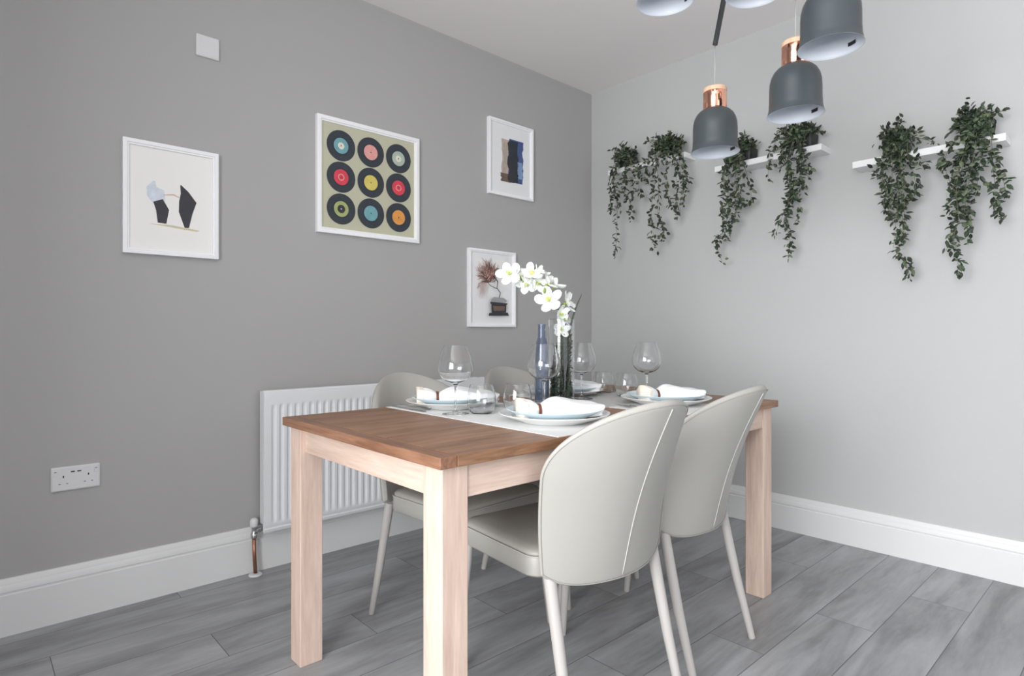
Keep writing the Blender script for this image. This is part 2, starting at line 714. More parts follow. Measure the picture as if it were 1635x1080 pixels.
chairs = [
    ((1.2480, .8990, 0), -5.6, 'grey-beige leather dining chair nearest the camera, full back and centre seam in view'),
    ((1.769, .931, 0), 2.8, 'grey-beige leather dining chair right of the nearest one, by the far right table leg'),
    ((1.303, 1.996, 0), 183, 'dining chair with rounded back in front of the white radiator, left one behind the table'),
    ((1.878, 2.034, 0), 180, 'dining chair behind the table, its rounded back showing left of the glass vase'),
]
proto = make_chair()
for i, (loc, rz, lab) in enumerate(chairs):
    o = proto if i == 0 else copy_tree(proto)
    o.location = loc
    o.rotation_euler.z = R(rz)
    tag(o, lab, 'chair', 'dining chairs around the table')

# ------------------------------------------------------------------ radiator
RX0, RX1, RZ0, RZ1, RY = .944, 2.16, .180, .783, 2.590
rd = empty('radiator', (RX0, YL, 0), label='white ribbed panel radiator on the grey wall behind the table', cat='radiator')


def rl(x, y, z):
    return (x - RX0, y - YL, z)


np_, per = 12, .0333
ncol = int((RX1 - RX0 - .05) / per)
zs = [0, .012, .018, .028, .036, .044, .060]
zr = [RZ0 + q for q in zs] + [RZ1 - q for q in (.082, .066, .058, .050, .042, .03, .014, .004, 0)]
amp = [0, 0, -.004, 0, 0, .35, 1] + [1, .35, 0, 0, 0, 0, 0, 0, 0]
xs_ = [RX0, RX0 + .002, RX0 + .025]
for k in range(ncol):
    for j in range(np_):
        xs_.append(RX0 + .025 + per * (k + j / np_))
xs_ += [RX0 + .025 + per * ncol, RX1 - .002, RX1]
m = MB()
vs = []
for z, a in zip(zr, amp):
    for i, x in enumerate(xs_):
        d = 0
        if 3 <= i < len(xs_) - 3:
            ph = ((x - RX0 - .025) / per) % 1
            w = 1 - abs(ph - .5) * 2
            d = .0075 * min(1, max(0, (w - .35) / .4)) * max(a, 0)
        if a < 0:
            d = .004
        yy = RY + d
        if z in (zr[0], zr[-1]) or i in (0, len(xs_) - 1):
            yy += .003
        vs.append(rl(x, yy, z))
n = len(xs_)
fs = [(j * n + i, j * n + i + 1, (j + 1) * n + i + 1, (j + 1) * n + i) for j in range(len(zr) - 1) for i in range(n - 1)]
m.add(vs, fs)
m.box(rl(RX0, RY + .0135, RZ0), rl(RX1, RY + .016, RZ1))
m.build('front_panel', 'radiator_white', rd, angle=30)
MB().box(rl(RX0 + .03, RY + .05, RZ0 + .02), rl(RX1 - .03, RY + .058, RZ1 - .02)).build('back_panel', 'radiator_white', rd, bevel=.001)
for xx in (RX0 + .004, RX1 - .010):
    MB().box(rl(xx, RY + .0165, RZ0 + .03), rl(xx + .006, RY + .062, RZ1 - .004)).build('side_cover', 'radiator_white', rd, bevel=.001)
g = MB()
g.box(rl(RX0 + .012, RY + .017, RZ1 - .012), rl(RX1 - .012, RY + .021, RZ1 - .002))
g.box(rl(RX0 + .012, RY + .056, RZ1 - .012), rl(RX1 - .012, RY + .060, RZ1 - .002))
k = RX0 + .012
while k < RX1 - .016:
    g.box(rl(k, RY + .021, RZ1 - .010), rl(k + .004, RY + .056, RZ1 - .003))
    k += .016
g.build('top_grille', 'radiator_white', rd)
for xx in (RX0 + .2, RX1 - .24):
    MB().box(rl(xx, RY + .058, RZ0 + .08), rl(xx + .03, YL - .0005, RZ1 - .1)).build('wall_bracket', 'radiator_white', rd)
# valve, pipe and floor collar at the left end
px, py = .915, 2.628
vm = MB()
vm.smooth = True
vm.lathe([(0, .158), (.0125, .158), (.014, .162), (.014, .178), (.011, .182), (.011, .197), (.0125, .199), (.0125, .207), (0, .207)], 24, rl(px, py, 0))
vm.tube([rl(px, py, .186), rl(px + .018, py, .186), rl(px + .045, py, .190)], [.0085, .0105, .008], 16)
vl = vm.build('valve', 'chrome', rd, angle=40)
c_ = MB()
c_.lathe([(0, .206), (.0145, .206), (.016, .209), (.0165, .228), (.014, .238), (.008, .242), (0, .2425)], 24, rl(px, py, 0))
tag(c_.build('valve_cap', 'plastic_white', vl, smooth=True), 'white plastic valve cap')
tag(MB().tube([rl(px + .004, py - .006, .004), rl(px + .001, py - .001, .09), rl(px, py, .160)], .0078, 16).build('pipe', 'copper_pipe', rd, smooth=True), 'bare copper pipe')
c_ = MB()
c_.lathe([(.0085, 0), (.027, 0), (.028, .003), (.024, .008), (.012, .010), (.0085, .010)], 28, rl(px + .004, py - .006, 0), closed=True)
tag(c_.build('pipe_collar', 'plastic_white', rd, angle=40), 'white floor collar')

# ------------------------------------------------------------------ wall plates


def plate_box(mb, w, h, d):
    """a bevelled face plate hanging on the plane y=0, facing -y, centred"""
    pr = [(0, 0), (0, -d + .003), (.004, -d)]
    vs, fs = [], []
    for (ins, y) in pr:
        for a, b in rr(w / 2 - ins, h / 2 - ins, max(.001, .003), 3):
            vs.append((a, y, b))
    k = len(vs) // 3
    for l in range(2):
        for i in range(k):
            fs.append((l * k + i, l * k + (i + 1) % k, (l + 1) * k + (i + 1) % k, (l + 1) * k + i))
    fs.append(tuple(range(k)))
    fs.append(tuple(2 * k + i for i in range(k)))
    return mb.add(vs, fs)


sk = empty('wall_socket', (.303, YL, .507), label='white double wall socket with two dark charging slots, low on the grey wall', cat='socket')
plate_box(MB(), .146, .086, .010).build('face_plate', 'plastic_white', sk, angle=30)
for s in (-1, 1):
    cx_ = s * .037
    MB().box((cx_ - .002, -.0103, .004), (cx_ + .002, -.008, .012)).build('pin_hole', 'dark_slot', sk)
    for e in (-1, 1):
        MB().box((cx_ + e * .011 - .003, -.0103, -.0185), (cx_ + e * .011 + .003, -.008, -.0165)).build('pin_hole', 'dark_slot', sk)
    sw = MB()
    sw.box((s * .060 - .006, -.0125, .014), (s * .060 + .006, -.008, .030))
    r_ = sw.build('rocker_switch', 'plastic_white', sk, bevel=.001)
    MB().box((s * .060 - .003, -.0130, .0265), (s * .060 + .003, -.0124, .0285)).build('switch_mark', 'dark_slot', r_)
    MB().box((s * .0095 - .006, -.0103, .021), (s * .0095 + .006, -.008, .0255)).build('charging_slot', 'dark_slot', sk)

bl = empty('blanking_plate', (.745, YL, 2.207), label='small blank white square plate high on the grey wall', cat='wall plate')
bp_ = plate_box(MB(), .088, .088, .012).build('face_plate', 'plastic_white', bl, angle=30)
for s in (-1, 1):
    h = MB()
    h.lathe([(0, 0), (.0035, 0), (.0035, .0012), (0, .0014)], 16)
    o = h.build('screw', 'plastic_white', bl, angle=40)
    o.rotation_euler = (R(90), 0, 0)
    o.location = (s * .030, -.012, 0)

# ------------------------------------------------------------------ framed pictures


def frame(w, h, d=.022, bw=.022, mount=None):
    """hangs on y=0 facing -y; origin at the centre"""
    e = empty('framed_picture', (0, 0, 0))
    prof = [(0, 0), (0, -d), (.003, -d - .001), (bw - .008, -d - .001), (bw - .006, -d + .003), (bw - .001, -d + .004), (bw, -d + .006), (bw, 0)]
    vs, fs = [], []
    n = len(prof)
    cs = [(-1, -1), (1, -1), (1, 1), (-1, 1)]
    for sx, sz in cs:
        for (i, y) in prof:
            vs.append((sx * (w / 2 - i), y, sz * (h / 2 - i)))
    for q in range(4):
        a, b = q * n, ((q + 1) % 4) * n
        for i in range(n):
            fs.append((a + i, a + (i + 1) % n, b + (i + 1) % n, b + i))
    MB().add(vs, fs).build('frame', 'frame_white', e, angle=30)
    return e


class Print:
    """a printed sheet: one mesh with coloured shapes a fraction of a millimetre apart"""

    def __init__(s, w, h, paper):
        s.w, s.h = w, h
        s.mb = MB()
        s.mats = [paper]
        s.mb.box((-w / 2, 0, -h / 2), (w / 2, .002, h / 2))
        s.k = 1

    def poly(s, pts, m):
        if m not in s.mats:
            s.mats.append(m)
        s.mb.cur = s.mats.index(m)
        y = -.00004 * s.k
        s.k += 1
        s.mb.add([(a, y, b) for a, b in pts], [tuple(range(len(pts)))])

    def disc(s, x, z, r, m, n=40):
        s.poly([(x + r * math.cos(2 * math.pi * i / n), z + r * math.sin(2 * math.pi * i / n)) for i in range(n)], m)

    def ring(s, x, z, r0, r1, m, n=40):
        if m not in s.mats:
            s.mats.append(m)
        s.mb.cur = s.mats.index(m)
        y = -.00004 * s.k
        s.k += 1
        vs = [(x + r * math.cos(2 * math.pi * i / n), y, z + r * math.sin(2 * math.pi * i / n)) for r in (r0, r1) for i in range(n)]
        s.mb.add(vs, [(i, (i + 1) % n, n + (i + 1) % n, n + i) for i in range(n)])

    def stroke(s, pts, wd, m):
        P = [Vector((a, b)) for a, b in pts]
        l, r = [], []
        for i, p in enumerate(P):
            t = (P[min(i + 1, len(P) - 1)] - P[max(i - 1, 0)]).normalized()
            nn = Vector((-t.y, t.x))
            w = wd[i] if isinstance(wd, (list, tuple)) else wd
            l.append(p + nn * w / 2)
            r.append(p - nn * w / 2)
        for i in range(len(P) - 1):
            s.poly([tuple(l[i]), tuple(l[i + 1]), tuple(r[i + 1]), tuple(r[i])], m)

    def build(s, parent, name='print', y=-.010):
        o = s.mb.build(name, s.mats, parent, fix=False)
        o.location = (0, y, 0)
        return o


for nm, c in dict(paper_warm=(.84, .82, .795), paper_white=(.80, .80, .80), paper_khaki=(.50, .49, .36), ink_navy=(.026, .034, .045), ink_groove=(.045, .056, .068),
                  ink_teal=(.16, .36, .40), ink_pink=(.72, .33, .30), ink_sage=(.40, .47, .40), ink_red=(.66, .05, .08), ink_yellow=(.62, .52, .12),
                  ink_olive=(.36, .40, .15), ink_orange=(.70, .30, .07), ink_cream=(.72, .70, .58), ink_charcoal=(.035, .035, .042), ink_ice=(.62, .67, .74),
                  ink_sand=(.60, .53, .36), ink_skin=(.66, .42, .34), ink_blue=(.06, .10, .26), ink_sky=(.20, .31, .50), ink_taupe=(.42, .36, .30), ink_brown=(.15, .10, .075),
                  ink_rust=(.30, .11, .085), ink_pale=(.52, .40, .36), ink_grey=(.33, .33, .33)).items():
    mat(nm, c, .55, **({} if nm.startswith('paper') else dict(var=(40, .10))))


def place(e, x0, x1, z0, z1):
    e.location = ((x0 + x1) / 2, YL, (z0 + z1) / 2)


rng = random.Random(4)
# left: pale print with two small abstract brush shapes, one light over dark and one dark
e = frame(.338, .436)
p = Print(.30, .398, 'paper_warm')
p.poly([(-.085, -.098), (.09, -.112), (.10, -.106), (.0, -.096)], 'ink_sand')
p.stroke([(-.062, .070), (-.072, .046), (-.058, .024), (-.046, -.012)], [.006, .034, .066, .044], 'ink_ice')
p.stroke([(-.050, -.004), (-.034, -.040), (-.036, -.092)], [.036, .046, .030], 'ink_charcoal')
p.stroke([(-.030, .020), (.004, .026), (.024, .018)], [.003, .006, .003], 'ink_skin')
p.stroke([(.030, .068), (.044, .040), (.056, .004), (.048, -.040), (.052, -.100)], [.004, .030, .064, .050, .016], 'ink_charcoal')
p.build(e)
place(e, .445, .783, 1.335, 1.771)
tag(e, 'leftmost white framed print, pale paper with two small dark brush shapes', 'picture', 'framed pictures on the grey wall')

# nine records
e = frame(.560, .548, bw=.026)
p = Print(.508, .496, 'paper_khaki')
labels = [('ink_teal', 'ink_cream'), ('ink_pink', 0), ('ink_sage', 'ink_cream'), ('ink_red', 'ink_pink'), ('ink_yellow', 0), ('ink_red', 'ink_pink'), ('ink_olive', 'ink_charcoal'), ('ink_teal', 0), ('ink_orange', 0)]
for k, (c1, c2) in enumerate(labels):
    x = (-.160, 0, .160)[k % 3] + (.004, .002, .0)[k % 3]
    z = (.150, 0, -.152)[k // 3]
    p.disc(x, z, .0735, 'ink_navy', 48)
    for r_ in (.066, .058, .050):
        p.ring(x, z, r_, r_ + .0016, 'ink_groove', 48)
    p.disc(x, z, .0375, c1, 40)
    if c2:
        p.disc(x, z, .0165 if c2 != 'ink_charcoal' else .020, c2, 28)
        if c2 == 'ink_pink':
            p.disc(x, z, .012, c1, 28)
    p.ring(x, z, .029, .0305, c1 if c2 else 'ink_cream', 32) if k in (0, 2) else None
    p.disc(x, z, .0032, 'ink_cream' if c2 == 'ink_charcoal' else 'ink_navy', 12)
p.build(e)
place(e, 1.210, 1.770, 1.500, 2.048)
tag(e, 'white framed print of nine vinyl records in a three by three grid on khaki', 'picture', 'framed pictures on the grey wall')

# brushed watercolour
e = frame(.360, .446, bw=.020)
p = Print(.32, .406, 'paper_white')


def wob(x0, x1, z0, z1, m, a=.006, n=12):
    left = [(x0 + rng.uniform(-a, a), z0 + (z1 - z0) * i / n) for i in range(n + 1)]
    right = [(x1 + rng.uniform(-a, a), z1 - (z1 - z0) * i / n) for i in range(n + 1)]
    p.poly(left + right, m)


wob(-.072, -.010, -.130, .118, 'ink_pale', .006)
wob(-.064, -.030, -.125, .10, 'ink_taupe', .008)
wob(-.080, .0, -.135, -.085, 'ink_brown', .008, 5)
wob(-.018, .098, -.130, .128, 'ink_blue', .006)
wob(-.020, .062, -.128, .120, 'ink_navy', .010)
wob(.058, .096, -.10, .0, 'ink_sky', .006)
wob(-.010, .030, -.132, -.02, 'ink_charcoal', .008)
p.build(e)
place(e, 2.250, 2.610, 1.843, 2.289)
tag(e, 'white framed abstract print with dark blue and taupe brushed stripes, nearest the room corner', 'picture', 'framed pictures on the grey wall')

# gramophone base under red branches
e = frame(.358, .446, bw=.020)
p = Print(.318, .406, 'paper_white')
wob(-.12, .10, .02, .17, 'paper_warm', .01)
for k in range(170):
    a = rng.uniform(.2, 3.3)
    l = rng.uniform(.03, .115)
    cx_, cz_ = -.030, .055
    pts = [(cx_ + rng.uniform(-.03, .03), cz_ + rng.uniform(-.02, .03))]
    for q in range(3):
        pts.append((pts[-1][0] + math.cos(a) * l / 3 * (1 if math.cos(a) < 0 else .75), pts[-1][1] + math.sin(a) * l / 3))
        a += rng.uniform(-.6, .6)
    p.stroke(pts, [.006, .005, .003, .0015], ('ink_rust', 'ink_pale', 'ink_rust', 'ink_brown')[k % 4])
for k in range(14):
    x = rng.uniform(-.11, -.05)
    p.stroke([(x, .03), (x + .005, -.01), (x - .004, rng.uniform(-.07, -.03))], [.004, .003, .001], 'ink_pale')
G = 1.3


def g_(pts, ox=.012, oz=-.012):
    return [(ox + (x - .02) * G + .02, oz + (z + .09) * G - .09) for x, z in pts]


p.stroke(g_([(.022, -.055), (.030, -.030), (.010, -.010), (.014, .020), (-.010, .045)]), [.007, .006, .006, .007, .008], 'ink_charcoal')
p.stroke(g_([(.010, -.012), (-.03, .0), (-.05, .02)]), [.004, .004, .003], 'ink_charcoal')
p.poly(g_([(-.022, -.058), (-.006, -.050), (.050, -.052), (.070, -.064), (.060, -.072), (-.026, -.072)]), 'ink_grey')
p.poly(g_([(-.030, -.072), (.072, -.076), (.070, -.082), (-.028, -.082)]), 'ink_charcoal')
p.poly(g_([(-.024, -.082), (.066, -.082), (.064, -.118), (-.022, -.122)]), 'ink_charcoal')
p.poly(g_([(-.014, -.090), (.056, -.090), (.054, -.110), (-.012, -.112)]), 'ink_brown')
p.poly(g_([(-.036, -.122), (.074, -.118), (.082, -.132), (-.040, -.134)]), 'ink_charcoal')
p.build(e)
place(e, 2.104, 2.460, 1.066, 1.512)
tag(e, 'white framed print of reddish branches over a dark box, lowest picture', 'picture', 'framed pictures on the grey wall')

# ------------------------------------------------------------------ wall shelves and trailing plants
SD = .115
for (y0, y1, zb, lab) in ((1.885, 2.445, 2.046, 'narrow white wall shelf near the room corner, highest of the three'),
                          (1.140, 1.700, 1.920, 'narrow white wall shelf in the middle, behind the grey pendant lamps'),
                          (.442, 1.002, 1.800, 'narrow white wall shelf at the far right, lowest of the three')):
    s = empty('wall_shelf', (XR, (y0 + y1) / 2, zb), label=lab, cat='shelf', group='white wall shelves with trailing plants')
    hw = (y1 - y0) / 2
    MB().box((-SD, -hw, 0), (0, hw, .004)).box((-SD, -hw, .004), (-SD + .016, hw, .030)).box((-SD + .016, -hw, .017), (0, hw, .030)).box((-SD + .016, -hw, .004), (0, -hw + .016, .017)).box((-SD + .016, hw - .016, .004), (0, hw, .017)).build('board', 'white_paint', s, bevel=.0008)

PLANTS = [
 ((2.328, 2.123),
  [[(2.307, 2.103), (2.356, 1.987), (2.331, 1.825), (2.341, 1.629), (2.351, 1.52)], [(2.283, 2.083), (2.283, 1.935), (2.259, 1.814), (2.269, 1.73)], [(2.356, 2.114), (2.406, 1.996), (2.401, 1.876), (2.406, 1.805)], [(2.236, 2.119), (2.189, 2.033), (2.18, 1.916), (2.166, 1.857)], [(2.269, 2.08), (2.307, 1.978), (2.293, 1.858)], [(2.331, 2.108), (2.371, 2.029), (2.361, 1.909), (2.331, 1.805)], [(2.245, 2.102), (2.226, 1.982), (2.236, 1.887)]],
  [(2.33, 2.221), (2.404, 2.206), (2.244, 2.158)]),
 ((2.008, 2.123),
  [[(1.99, 2.084), (2.055, 2.005), (2.063, 1.895), (2.09, 1.75), (2.072, 1.635), (2.072, 1.516)], [(1.948, 2.057), (1.927, 1.925), (1.935, 1.8), (1.94, 1.71)], [(1.886, 2.079), (1.858, 1.984), (1.838, 1.873)], [(2.011, 2.115), (2.099, 2.127), (2.143, 2.023), (2.134, 1.946)], [(2.033, 2.075), (2.033, 1.89), (2.033, 1.723), (2.003, 1.645), (2.02, 1.573)], [(1.907, 2.066), (1.894, 1.937), (1.886, 1.864), (1.894, 1.775)], [(2.077, 2.122), (2.13, 2.077), (2.189, 2.052), (2.18, 1.954)], [(1.969, 2.061), (1.99, 1.956), (1.977, 1.843), (1.96, 1.767)]],
  [(2.102, 2.221), (1.993, 2.217), (1.917, 2.14), (2.156, 2.196), (2.053, 2.195)]),
 ((1.545, 1.995),
  [[(1.564, 1.974), (1.625, 1.902), (1.636, 1.785), (1.647, 1.685), (1.636, 1.581), (1.684, 1.535), (1.654, 1.419)], [(1.547, 1.953), (1.547, 1.837), (1.529, 1.734), (1.564, 1.639), (1.611, 1.527)], [(1.529, 1.966), (1.505, 1.878), (1.488, 1.76), (1.512, 1.698)], [(1.582, 1.961), (1.6, 1.846), (1.6, 1.711), (1.582, 1.641)], [(1.547, 1.936), (1.564, 1.806), (1.575, 1.708)], [(1.519, 1.947), (1.526, 1.833), (1.547, 1.72)], [(1.589, 1.962), (1.618, 1.884), (1.589, 1.743), (1.618, 1.613)]],
  [(1.544, 2.087), (1.492, 2.041), (1.516, 2.06), (1.572, 2.06)]),
 ((1.234, 1.987),
  [[(1.269, 1.987), (1.315, 1.935), (1.278, 1.786), (1.29, 1.663), (1.3, 1.571), (1.284, 1.49), (1.293, 1.413)], [(1.238, 1.949), (1.238, 1.841), (1.244, 1.718), (1.254, 1.58)], [(1.315, 2.03), (1.363, 1.978), (1.385, 1.935), (1.392, 1.824)], [(1.223, 1.931), (1.194, 1.863), (1.188, 1.785)], [(1.278, 1.958), (1.3, 1.822), (1.284, 1.725), (1.315, 1.636)], [(1.26, 1.954), (1.278, 1.849), (1.26, 1.721), (1.315, 1.62), (1.353, 1.53)], [(1.208, 1.927), (1.223, 1.823), (1.214, 1.728)], [(1.3, 1.995), (1.331, 1.923), (1.337, 1.861)]],
  [(1.28, 2.086), (1.222, 2.065), (1.178, 2.045), (1.148, 2.022), (1.369, 2.054), (1.321, 2.074)]),
 ((0.836, 1.88),
  [[(0.832, 1.843), (0.869, 1.795), (0.856, 1.68), (0.844, 1.566), (0.82, 1.549)], [(0.808, 1.823), (0.796, 1.697), (0.8, 1.587), (0.796, 1.476), (0.82, 1.396), (0.784, 1.338), (0.772, 1.268)], [(0.856, 1.834), (0.894, 1.786), (0.911, 1.752)], [(0.784, 1.832), (0.737, 1.781), (0.707, 1.747)], [(0.772, 1.802), (0.748, 1.715), (0.744, 1.646), (0.772, 1.61)], [(0.82, 1.826), (0.832, 1.703), (0.839, 1.593)], [(0.796, 1.807), (0.777, 1.693), (0.784, 1.585), (0.784, 1.447)], [(0.844, 1.831), (0.874, 1.753), (0.864, 1.653), (0.856, 1.596)], [(0.796, 1.821), (0.808, 1.699), (0.815, 1.589), (0.832, 1.411)]],
  [(0.816, 1.995), (0.883, 1.944), (0.749, 1.903), (0.687, 1.853), (0.773, 1.906), (0.858, 1.958)]),
 ((0.55, 1.869),
  [[(0.572, 1.849), (0.625, 1.796), (0.636, 1.72), (0.614, 1.637)], [(0.551, 1.805), (0.582, 1.709), (0.593, 1.607), (0.588, 1.502), (0.603, 1.426), (0.593, 1.347), (0.593, 1.274)], [(0.53, 1.775), (0.551, 1.651), (0.555, 1.549), (0.547, 1.458)], [(0.5, 1.806), (0.48, 1.713), (0.474, 1.637), (0.47, 1.536), (0.46, 1.484)], [(0.48, 1.764), (0.45, 1.645), (0.44, 1.569)], [(0.561, 1.782), (0.614, 1.741), (0.658, 1.737)], [(0.561, 1.808), (0.597, 1.634), (0.61, 1.505), (0.64, 1.378)], [(0.54, 1.777), (0.567, 1.654), (0.572, 1.552), (0.561, 1.396)], [(0.551, 1.792), (0.582, 1.735), (0.614, 1.611), (0.625, 1.534)], [(0.51, 1.77), (0.52, 1.696), (0.53, 1.596)]],
  [(0.564, 1.981), (0.508, 1.955), (0.438, 1.915), (0.585, 1.96), (0.474, 1.915), (0.613, 1.897), (0.539, 1.956)]),

]
PLAB = ['trailing green plant nearest the room corner, left on the highest shelf',
        'wide bushy trailing plant, right of the corner plant on the highest shelf',
        'trailing green plant half hidden behind the lowest grey pendant shade',
        'trailing green plant at the right end of the middle shelf',
        'trailing green plant at the left of the lowest right hand shelf',
        'trailing green plant at the right end of the lowest shelf, largest and rightmost']
SHZ = [2.076, 2.076, 1.950, 1.950, 1.830, 1.830]


def leaf(mb, p, d, nrm, L, W):
    """a pointed, folded leaf growing from p along d"""
    d = d.normalized()
    s = d.cross(nrm).normalized()
    u = s.cross(d).normalized()
    q = [p, p + d * L * .30 + s * W * .45 - u * W * .10, p + d * L * .62 + s * W * .42 - u * W * .16, p + d * L - u * W * .35,
         p + d * L * .62 - s * W * .42 - u * W * .16, p + d * L * .30 - s * W * .45 - u * W * .10, p + d * L * .33 + u * W * .12, p + d * L * .65 + u * W * .06]
    mb.add(q, [(0, 1, 6), (1, 2, 7, 6), (2, 3, 7), (3, 4, 7), (4, 5, 6, 7), (5, 0, 6)])


def rnd_unit(rg):
    while True:
        v = Vector((rg.uniform(-1, 1), rg.uniform(-1, 1), rg.uniform(-1, 1)))
        if .1 < v.length < 1:
            return v.normalized()


for pi, ((py_, pz_), strands, ups) in enumerate(PLANTS):
    rg = random.Random(31 + pi)
    sz = SHZ[pi]
    base = Vector((3.124, py_, sz))
    pl = empty('trailing_plant', base, label=PLAB[pi], cat='plant', group='trailing plants on the wall shelves')
    pot = MB()
    slab(pot, .046, .047, .012, [(.006, .0005), (.004, .003), (0, .064), (.0, .070), (.004, .070), (.006, .058)], 0, 0, 4)
    pot.build('pot', 'pot_black', pl, angle=35)
    fol, stems = MB(), MB()
    smat = 0

    def leaves_at(p, t, spread, big=1.0, out=0.0):
        d = rnd_unit(rg)
        d = (d * spread + Vector((-.45 - out, 0, 0)) * .6 + t * .5)
        fol.cur = rg.choices((0, 1, 2), (5, 3.5, 1.5))[0]
        nrm = rnd_unit(rg) * .6 + Vector((-.6, 0, .6))
        q = p + rnd_unit(rg) * rg.uniform(.002, .020)
        if q.x + d.normalized().x * .03 + base.x > XR - .006:
            d.x = -abs(d.x)
        leaf(fol, q, d, nrm, rg.uniform(.024, .038) * big, rg.uniform(.014, .0215) * big)

    for st_ in strands:
        depth = rg.uniform(-.035, .012)
        pts = [Vector((-.01, rg.uniform(-.02, .02), .070)), Vector((-.055, (st_[0][0] - py_) * .8, max(.078, st_[0][1] - sz + .02)))]
        for k, (y, z) in enumerate(st_):
            dx = 3.045 + depth + .035 * k / len(st_) + rg.uniform(-.008, .008)
            z_ = z
            if z > sz - .05 and k == 0:
                dx = min(dx, 3.052)
            pts.append(Vector((dx - base.x, y - py_, z_ - sz)))
        length = sum((b - a).length for a, b in zip(pts, pts[1:]))
        n = max(8, int(length / .0105))
        cp = curve_pts(pts, n)
        stems.tube(cp, [.0016 - .0009 * i / n for i in range(n + 1)], 5)
        for i in range(2, n + 1):
            t = (cp[min(i + 1, n)] - cp[i - 1]).normalized()
            f = i / n
            cnt = 3 if f < .30 else (2 if rg.random() < .75 else 1)
            if .30 < f < .9 and rg.random() < .10:
                cnt = 0
            for q in range(cnt):
                leaves_at(cp[i], t, 1.15, 1.0 if f < .93 else .8)
    for (y, z) in ups:
        a = Vector((rg.uniform(-.012, .012), rg.uniform(-.02, .02), .068))
        b = Vector((rg.uniform(-.07, -.01), y - py_, z - sz))
        mid = a.lerp(b, .5) + Vector((-.01, 0, .012))
        cp = curve_pts([a, mid, b], 9)
        stems.tube(cp, .0012, 5)
        for i in range(2, 10):
            for q in range(2):
                leaves_at(cp[i], (cp[min(i + 1, 9)] - cp[i - 1]).normalized(), .9, .9)
    for q in range(110 if pi in (1, 4, 5) else 80):   # the crown spilling over the pot
        a = rg.uniform(0, 2 * math.pi)
        rr_ = rg.uniform(.012, .062)
        z = rg.uniform(.045, .105)
        p = Vector((rr_ * math.cos(a) - .022, rr_ * 1.15 * math.sin(a), z))
        if p.z < .078 and abs(p.x) < .050 and abs(p.y) < .050:
            p.z = rg.uniform(.078, .11)
        leaves_at(p, Vector((-.3, 0, rg.uniform(-.6, .5))), 1.0)
    # keep everything in front of the wall
    lim = XR - .004 - base.x
    fol.v = [(min(v[0], lim), v[1], v[2]) for v in fol.v]
    fol.build('foliage', ['leaf_dark', 'leaf_mid', 'leaf_light'], pl, fix=False)
    stems.build('stems', 'stem_brown', pl, smooth=True)

# ------------------------------------------------------------------ pendant lamp cluster
HUB = Vector((1.68, .82, 2.38))
lamp = empty('pendant_lamp', (HUB.x, HUB.y, ZC), label='hanging cluster lamp with dark grey bell shades, copper necks and black rods', cat='lamp')


def lo(v):
    v = Vector(v)
    return v - Vector((HUB.x, HUB.y, ZC))


m = MB()
m.lathe([(0, 0), (.075, 0), (.078, -.004), (.078, -.022), (.072, -.027), (0, -.028)], 40)
m.build('ceiling_rose', 'rod_black', lamp, angle=35)
MB().tube([(0, 0, -.027), lo(HUB)], .008, 14).build('stem', 'rod_black', lamp, angle=40)
m = MB()
m.lathe([(0, .03), (.02, .03), (.03, .02), (.03, -.02), (.02, -.03), (0, -.03)], 28, lo(HUB))
m.build('hub', 'rod_black', lamp, angle=35)

SR = .080
shade_prof = [(.0375, .146), (.0395, .145), (.050, .139), (.060, .129), (.0675, .114), (.0715, .097), (.0725, .080), (.0728, .040), (.0735, .036), (.0738, .024), (.0745, .018), (.0775, .006), (.0800, 0)]
inner = [(r_ - .0016, z - (.0016 if z > .1 else 0)) for r_, z in shade_prof][::-1]


def make_shade(c):
    """bell shade hanging with its rim at c"""
    o = MB()
    o.smooth = True
    o.lathe(shade_prof, 64)
    sh = o.build('lamp_shade', 'lamp_grey', lamp, smooth=True, fix=False)
    i_ = MB()
    i_.lathe([(.0800, 0)] + inner[:-1] + [(.036, .1435), (0, .1435)], 64)
    tag(i_.build('inner_lining', 'lamp_inside', sh, smooth=True, fix=False), 'pale inside of the shade')
    nk = MB()
    nk.lathe([(0, .146), (.037, .146), (.0385, .148), (.0385, .203), (.037, .2045), (0, .2045)], 48)
    tag(nk.build('neck', 'copper', sh, angle=40), 'shiny copper neck')
    wc = MB()
    wc.lathe([(0, .2045), (.0380, .2045), (.0390, .207), (.0390, .216), (.036, .2195), (0, .2205)], 48)
    tag(wc.build('wooden_cap', 'cap_wood', sh, angle=40), 'pale wooden cap')
    fr = MB()
    fr.lathe([(0, .220), (.006, .220), (.006, .226), (.003, .229), (0, .229)], 20)
    fr.build('cord_grip', 'copper', sh, angle=40)
    lb = MB()
    lb.lathe([(0, .1435), (.0135, .1435), (.0135, .105), (0, .105)], 24)
    lb.build('lamp_holder', 'plastic_white', sh, angle=40)
    st = MB()      # dark sticker on the lining
    vs = []
    for k in range(5):
        a = R(-36 + k * 5)
        for z, r_ in ((.016, .0724), (.026, .0719)):
            vs.append(((r_ - .0012) * math.cos(a), (r_ - .0012) * math.sin(a), z))
    st.add(vs, [(2 * k, 2 * k + 2, 2 * k + 3, 2 * k + 1) for k in range(4)])
    tag(st.build('sticker', 'dark_slot', sh, fix=False), 'small dark sticker inside the rim')
    sh.location = lo(c)
    return sh


